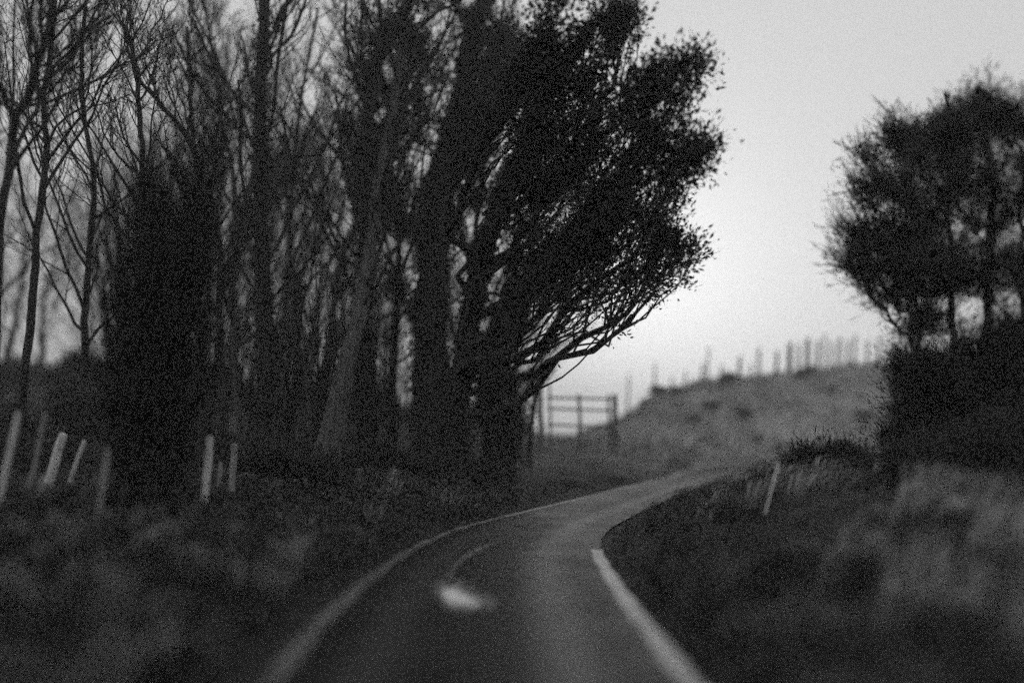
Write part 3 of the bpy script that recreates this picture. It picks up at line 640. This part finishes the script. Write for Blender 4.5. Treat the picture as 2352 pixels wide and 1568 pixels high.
# ---------------------------------------------------------------- background copies
def copy_tree(root, loc, rz, sc, label, group):
    r = root.copy(); S.collection.objects.link(r); r.location = loc; r.rotation_euler = (0, 0, rz); r.scale = (sc, sc, sc)
    r['label'] = label; r['group'] = group
    for ch in root.children:
        c = ch.copy(); S.collection.objects.link(c); c.parent = r
    return r
def proto(kind, seed):
    r = np.random.RandomState(seed); base = np.zeros(3)
    if kind == 'hazel':
        root = empty('hazel_shrub', (0, 0, 0), 'x', 'bush'); n_ = 16; a = r.rand(n_)*6.283
        A = np.stack([np.cos(a)*.2, np.sin(a)*.2, -.1+0*a], 1); E = np.stack([np.cos(a)*1.1*r.rand(n_), np.sin(a)*1.1*r.rand(n_), 3.2+2.6*r.rand(n_)], 1)
        St = bez(A, .5*(A+E)+r.normal(size=(n_, 3))*.15, E, 9); Rs = .022*np.linspace(1, .25, 9)[None]*np.ones((n_, 1))
        for i in range(n_):
            v, f = tubes(St[i][None], Rs[i][None], 5); mesh('stem', v, f, M_bark_pale if i % 3 == 0 else M_bark, root)
        B2, R2 = spawn(St, Rs, 11, .2, .22, .4, .3, 4, .005, r); B3, R3 = spawn(B2, R2, 4, .1, .45, .5, .3, 3, .005, r)
        v, f = cat([tubes(B2, R2, 3), tubes(B3, R3, 3)]); mesh('twigs', v, f, M_twig, root, kind='stuff'); return root
    H = {'wood': 11., 'pole': 8.5, 'scrub': 2.6}[kind]
    K = 14; t = np.linspace(0, 1, K)
    Q = np.stack([np.cumsum(r.normal(size=K)*0.08), np.cumsum(r.normal(size=K)*0.08), t*H-0.2], 1); Q[:, :2] -= Q[0, :2]
    if kind == 'wood':
        Q[:, 2] += 0.0
        return bare_tree('woodland_tree', 'x', None, 0, 0, .16, .04, n=(20, 6, 5, 3), t0=.15, ratio=(.36, .42, .5), Q=Q, seed=seed, limbs=4, tl=.35)
    root = empty({'wood': 'woodland_tree', 'pole': 'slender_tree', 'scrub': 'scrub_bush'}[kind], (0, 0, 0), 'x', 'tree' if kind != 'scrub' else 'bush')
    if 0: pass
    elif kind == 'pole':
        v, f = trunk_mesh(Q, 0.15, 0.09, sides=7, r=r); mesh('trunk', v, f, M_bark, root)
        lb = [(Q[int(K*a)], (w_, w_, 0.9), 14, 1.1) for a, w_ in ((.2, 1.3), (.35, 1.1), (.5, .6), (.65, .45), (.8, .4), (.93, .3))]
        grow(root, base, Q, .17, lb, M_leaf, M_twig, leaf=0.2, tw=6, lv=6, limbs=2, tlen=(.4, .9), twr=0.010, r=r, scatter=0.2)
    else:
        v, f = trunk_mesh(Q[:6], 0.07, 0.03, sides=6, r=r); mesh('trunk', v, f, M_bark, root)
        lb = [(np.array([r.normal()*.6, r.normal()*.6, 1.1+0.5*r.rand()]), (1.4, 1.4, 1.0), 30, 1.2) for _ in range(3)]
        grow(root, base, Q[:6], .07, lb, M_leaf, M_twig, leaf=0.16, tw=6, lv=9, limbs=2, tlen=(.3, .9), twr=0.009, r=r, scatter=0.15)
    return root
pr = {k: [proto(k, 100+i+10*len(k)) for i in range(3)] for k in ('wood', 'scrub', 'hazel')}
used = set()
def put(kind, x, y, sc, label, group, r):
    z = float(height(x, y).ravel()[0]); i = r.randint(len(pr[kind])); p = pr[kind][i]; rz = r.rand()*6.28
    if p.name not in used:
        used.add(p.name); p.location = (x, y, z-0.05); p.rotation_euler = (0, 0, rz); p.scale = (sc,)*3; p['label'] = label; p['group'] = group
    else: copy_tree(p, (x, y, z-0.05), rz, sc, label, group)
r = np.random.RandomState(5)
# woodland to the left
for k in range(26):
    Yd = 25+r.rand()*26; px = [-70, -10, 75, 190, 300, 380][k] if k < 6 else 430+(k-6)/20*690+r.normal()*15
    
    if -30 < px < 400: Yd = 44+r.rand()*16
    q = P(px, 1000, Yd); put('wood', q[0], Yd, (1.15 if px < 800 else 0.75)+0.45*r.rand(), 'grey woodland tree behind the roadside trunks, '+ORD[k]+' from the left in the back row', 'woodland trees behind the left roadside trunks', r)
for k in range(14):
    Yd = 24+r.rand()*18; px = -60+(k+0.5)/14*1250; q = P(px, 1000, Yd)
    put('scrub', q[0], Yd, 0.6+0.4*r.rand(), 'dim scrub bush on the floor of the left-hand wood, '+ORD[k]+' from the left', 'scrub bushes on the floor of the left wood', r)
# unseen trees added beside and behind the viewpoint to cut skylight, continuing the wood
for k, (x, y, sc) in enumerate([(-5.5, -8, 1.1), (5.8, -9, 1.1), (-6.5, -13, 1.2), (0.5, -17, 1.3), (7, -14, 1.2), (-11, -5, 1.1)]):
    put('wood', x, y, sc, 'unseen woodland tree added beside the lane behind the viewpoint, '+ORD[k]+' going back', 'unseen woodland trees added behind the viewpoint', r)
for k in range(11):
    px = 420+(k+.5)/11*560+r.normal()*10; Yd = 19+r.rand()*8; q = P(px, 1000, Yd)
    put('hazel', q[0], Yd, 0.8+.5*r.rand(), 'upright spray of thin hazel stems among the left-hand trunks, '+ORD[k]+' from the left', 'hazel sprays among the left-hand trunks', r)
# misty hill
for k in range(16):
    px = 1450+(k+.5)/16*640+r.normal()*12; Yd = 41+r.rand()*8; q = P(px, 900, Yd)
    put('scrub', q[0], Yd, 0.16+0.2*r.rand(), 'low ragged scrub clump on the misty bank beyond the bend, '+ORD[k]+' from the left', 'scrub clumps on the misty bank', r)
# ---------------------------------------------------------------- stakes and posts on the verges
def post(top, bot, wpx, m, label, name='fence_post', Yd=None, round_=False, group='old fence posts on the left verge', sq=True):
    g = P(bot[0], bot[1], Yd) if Yd else ground_hit(*bot)
    Yp = g[1]; t = P(top[0], top[1], Yp); w = wpx*Yp/F
    g = g.copy(); g[2] = float(height(g[0], g[1]).ravel()[0])
    ax = t-g; g2 = g-ax/np.linalg.norm(ax)*0.2
    K = 6; tt = np.linspace(0, 1, K)[:, None]; Q = g2*(1-tt)+t*tt
    Q[1:-1] += rng.normal(size=(K-2, 3))*w*0.06
    n_ = 10 if round_ else 8
    v, f = tubes(Q[None], (np.array([1.08, 1.05, 1, 1, .98, .93])*w*0.5)[None], n_)
    vv = v.reshape(K, n_, 3)
    if not round_:   # squared section with small chamfers
        c = Q[:, None, :]; m_ = np.where(np.arange(n_) % 2 == 0, 1.12, 1.0)[None, :, None]; vv = c+(vv-c)*m_
    # weathered, slightly pointed top
    apex = t+ax/np.linalg.norm(ax)*w*0.25
    v = np.concatenate([vv.reshape(-1, 3), apex[None]]); b = (K-1)*n_
    tri = np.array([[b+i, b+(i+1) % n_, K*n_] for i in range(n_)])
    return tag(mesh(name, v-g, f+[tri], m, smooth_sh=False), label, 'post', group), g
for a in [((145, 998), (103, 1135), 19, M_post, 'brightest and widest post, leaning right on the left verge'),
          ((42, 948), (10, 1052), 10, M_post, 'thin post at the extreme left edge, leaning right', 'fence_post', 8.5),
          ((194, 1012), (150, 1134), 9, M_post, 'slim pale post just right of the brightest leaning post'),
          ((249, 1030), (232, 1126), 9, M_post_dull, 'slim grey post close to the left side of the black bush', 'fence_post', 8.6),
          ((106, 950), (66, 1110), 11, M_post_dull, 'tall dull post between the extreme left post and the brightest one', 'fence_post', 9.5),
          ((482, 1003), (468, 1156), 15, M_post, 'tall pale upright post right of the black bush'),
          ((508, 1062), (503, 1132), 8, M_post_dull, 'short thin stub between the two upright posts right of the black bush'),
          ((538, 1020), (531, 1140), 13, M_post_dull, 'rightmost grey upright post, nearest the scrub under the trees')]:
    o, g = post(*a); o.location = g
o, g = post((1788, 1062), (1757, 1148), 4.5, M_white, 'bright white slim marker stake leaning right on the grass bank', name='marker_stake', Yd=10.3, round_=True, group=None); o['category'] = 'stake'; o.location = g
# bent dead stalk
c = ground_hit(1822, 1205)
a = np.array([c, P(1818, 1165, c[1]), P(1806, 1130, c[1]), P(1812, 1112, c[1])])
v, f = tubes(a[None], np.array([[.012, .011, .009, .005]])*1.3, 6, cap=True)
o = mesh('dead_stalk', v-c, f, M_grass); tag(o, 'pale bent dead stalk standing in the grass right of the white stake', 'plant'); o.location = c

# ---------------------------------------------------------------- ground cover
STAKE = P(1757, 1148, 10.3)
def blades(N, xr, yr, cond, m, name, ln, w, lean, seed, dens_pow=1.2, clump=0.9):
    r = np.random.RandomState(seed)
    u = r.rand(N*4)
    y = yr[0]*(yr[1]/yr[0])**(u)          # denser near the camera
    x = xr[0]+(xr[1]-xr[0])*r.rand(N*4)
    x = x*np.clip(y/8, 0.35, 1.6)
    d, s = road_dist(x, y); keep = cond(d, s, x, y)
    keep &= r.rand(len(x)) < np.clip(0.55+1.6*vnoise(x+5, y, clump)+vnoise(x, y, 0.25), 0.03, 1)
    x, y, d = x[keep][:N], y[keep][:N], d[keep][:N]; n_ = len(x)
    z = height(x, y); B = np.stack([x, y, z-0.02], 1)
    l = ln*(0.5+r.rand(n_))*(0.8+0.8*vnoise(x, y+9, 1.3)); l *= 1-0.65*np.exp(-(np.hypot(x-STAKE[0], y-STAKE[1]+1.0)/1.4)**4); l *= smooth((d+0.1)/0.7)*0.7+0.3
    dirn = np.stack([lean[0]+r.normal(size=n_)*0.35, lean[1]+r.normal(size=n_)*0.35, np.ones(n_)], 1)
    dirn /= np.linalg.norm(dirn, axis=1, keepdims=True)
    a = r.rand(n_)*6.283; sd_ = np.stack([np.cos(a), np.sin(a), 0*a], 1)*(w*(0.6+0.8*r.rand(n_))*np.clip(y/5, .5, 3))[:, None]
    m1 = B+dirn*(l*0.55)[:, None]
    bend = np.stack([lean[0]*0.9+r.normal(size=n_)*0.3, lean[1]+r.normal(size=n_)*0.3, 0.25+0*a], 1)
    tip = m1+(dirn*0.3+bend*0.35)*l[:, None]
    v = np.stack([B-sd_, B+sd_, m1+sd_*.7, m1-sd_*.7, tip], 1).reshape(-1, 3)
    k = np.arange(n_)[:, None]*5
    return mesh(name, v, [k+np.array([[0, 1, 2, 3]]), k+np.array([[3, 2, 4]])], m, kind='stuff', smooth_sh=True)
def lab(o, l, c): o['label'] = l; o['category'] = c
lab(blades(75000, (0.3, 9), (1.6, 26), lambda d, s, x, y: (s > 0) & (d > 0.35), M_grass, 'bank_grass', 0.42, 0.004, (0.5, 0.05), 3, clump=0.45), 'long pale dead grass leaning right all over the right-hand bank', 'grass')
lab(blades(45000, (-9, 9), (1.6, 26), lambda d, s, x, y: (d > -0.07) & (d < 1.5), M_dark_grass, 'verge_grass', 0.24, 0.004, (0.1, 0.0), 4), 'short dark grass along both edges of the lane', 'grass')
lab(blades(35000, (-11, 0.2), (1.6, 24), lambda d, s, x, y: (s < 0) & (d > 0.5), M_litter, 'rough_grass', 0.22, 0.004, (0.15, 0.0), 5), 'rough tufted grass and weeds on the left-hand verge', 'grass')
def tufts(NT, per, xr, yr, cond, m, name, label, ln, w, lean, seed):
    r = np.random.RandomState(seed); u = r.rand(NT*5)
    y = yr[0]*(yr[1]/yr[0])**u; x = (xr[0]+(xr[1]-xr[0])*r.rand(NT*5))*np.clip(y/8, .35, 1.6)
    d, s_ = road_dist(x, y); k = cond(d, s_, x, y) & (np.hypot(x-STAKE[0], y-STAKE[1]+1.0) > 1.4); x, y = x[k][:NT], y[k][:NT]; z = height(x, y)
    big = 0.55+0.9*r.rand(len(x))
    ti = np.repeat(np.arange(len(x)), per); n_ = len(ti); a = r.rand(n_)*6.283; q = np.sqrt(r.rand(n_))
    out = np.stack([np.cos(a)*q, np.sin(a)*q, 0*a], 1)
    B = np.stack([x, y, z-0.02], 1)[ti]+out*0.06*big[ti][:, None]
    l = ln*big[ti]*(0.6+0.6*r.rand(n_))
    dn_ = out*0.30+np.array([lean[0], lean[1], 1.0])+r.normal(size=(n_, 3))*0.1; dn_ /= np.linalg.norm(dn_, axis=1, keepdims=True)
    end = out*0.35+np.array([lean[0]*1.6, lean[1]*1.6, 0.15])
    m1 = B+dn_*(0.6*l)[:, None]; tip = m1+end*(0.42*l)[:, None]; b2 = r.rand(n_)*6.283
    sd_ = np.stack([np.cos(b2), np.sin(b2), 0*b2], 1)*(w*(0.6+0.8*r.rand(n_))*np.clip(B[:, 1]/6, .6, 1.1))[:, None]
    v = np.stack([B-sd_, B+sd_, m1+sd_*.8, m1-sd_*.8, tip], 1).reshape(-1, 3); kk = np.arange(n_)[:, None]*5
    lab(mesh(name, v, [kk+np.array([[0, 1, 2, 3]]), kk+np.array([[3, 2, 4]])], m, kind='stuff'), label, 'grass')
tufts(620, 55, (0.3, 9), (2.2, 22), lambda d, s, x, y: (s > 0) & (d > 1.4), mat('straw', 0.05, 0.42, 1.2, 0.8, island=0.5), 'straw_tufts', 'pale straw-coloured tussocks leaning right on the right-hand bank', 0.62, 0.013, (0.6, 0.0), 41)
tufts(500, 60, (0.3, 9), (2.2, 22), lambda d, s, x, y: (s > 0) & (d > 0.3), M_dark_grass, 'dark_tufts', 'dark green-black tussocks between the pale ones on the right-hand bank', 0.55, 0.006, (0.4, 0.0), 42)
tufts(5200, 10, (-6, 34), (27, 52), lambda d, s, x, y: (s < 0) & (d > 0.3) & (x/y > .03) & (x/y < .6), mat('pasture_grass', 0.10, 0.42, .5, .9, island=.4), 'bank_tussocks', 'rough tussocky grass over the misty bank beyond the bend', 0.6, 0.008, (0.2, 0.0), 44)
tufts(300, 45, (-11, 0.2), (2.0, 18), lambda d, s, x, y: (s < 0) & (d > 0.4), mat('verge_straw', 0.06, 0.36, 1.5, 0.8, island=0.5), 'verge_tufts', 'scattered pale tussocks on the left-hand verge among dark brambles', 0.45, 0.014, (0.1, -0.1), 43)
def litter(N, seed, size, xr, yr, cond, m, name, label, up):
    r = np.random.RandomState(seed); u = r.rand(N*3); y = yr[0]*(yr[1]/yr[0])**u
    x = (xr[0]+(xr[1]-xr[0])*r.rand(N*3))*np.clip(y/8, .35, 1.6)
    d, s = road_dist(x, y); keep = cond(d, s, x, y) & (r.rand(len(x)) < np.clip(0.5+1.8*vnoise(x, y, 0.8), 0.02, 1))
    x, y = x[keep][:N], y[keep][:N]; n_ = len(x)
    hum = up*np.clip(vnoise(x+3, y+8, 0.9)+0.35, 0, 1)
    z = height(x, y)+hum*r.rand(n_)+0.01
    v, f = leaves(np.stack([x, y, z], 1), size, 0.65, r)
    lab(mesh(name, v, f, m, smooth_sh=False, kind='stuff'), label, 'ground cover')
litter(60000, 6, 0.085, (-11, 0.2), (1.6, 24), lambda d, s, x, y: (s < 0) & (d > 0.25), M_litter, 'leaf_litter', 'low brambles and fallen leaves covering the left verge under the trees', 0.45)
litter(22000, 8, 0.06, (0.3, 9), (1.6, 20), lambda d, s, x, y: (s > 0) & (d > 0.1) & (d < 2.2), M_leaf, 'ivy_ground_cover', 'dark low ivy at the foot of the right-hand bank', 0.2)

# ---------------------------------------------------------------- haze
v = np.array([[x, y, z] for x in (-258, 298) for y in (-58, 418) for z in (-6, 32)], float)
f = np.array([[0, 1, 3, 2], [4, 6, 7, 5], [0, 4, 5, 1], [2, 3, 7, 6], [0, 2, 6, 4], [1, 5, 7, 3]])
mh = bpy.data.materials.new('haze'); mh.use_nodes = True; t = mh.node_tree; t.nodes.clear()
pv = t.nodes.new('ShaderNodeVolumePrincipled'); pv.inputs['Color'].default_value = (0.95, 0.95, 0.95, 1); pv.inputs['Density'].default_value = 0.003
ou = t.nodes.new('ShaderNodeOutputMaterial'); t.links.new(pv.outputs[0], ou.inputs['Volume'])
mesh('haze', v, [f], mh, smooth_sh=False, kind='stuff')
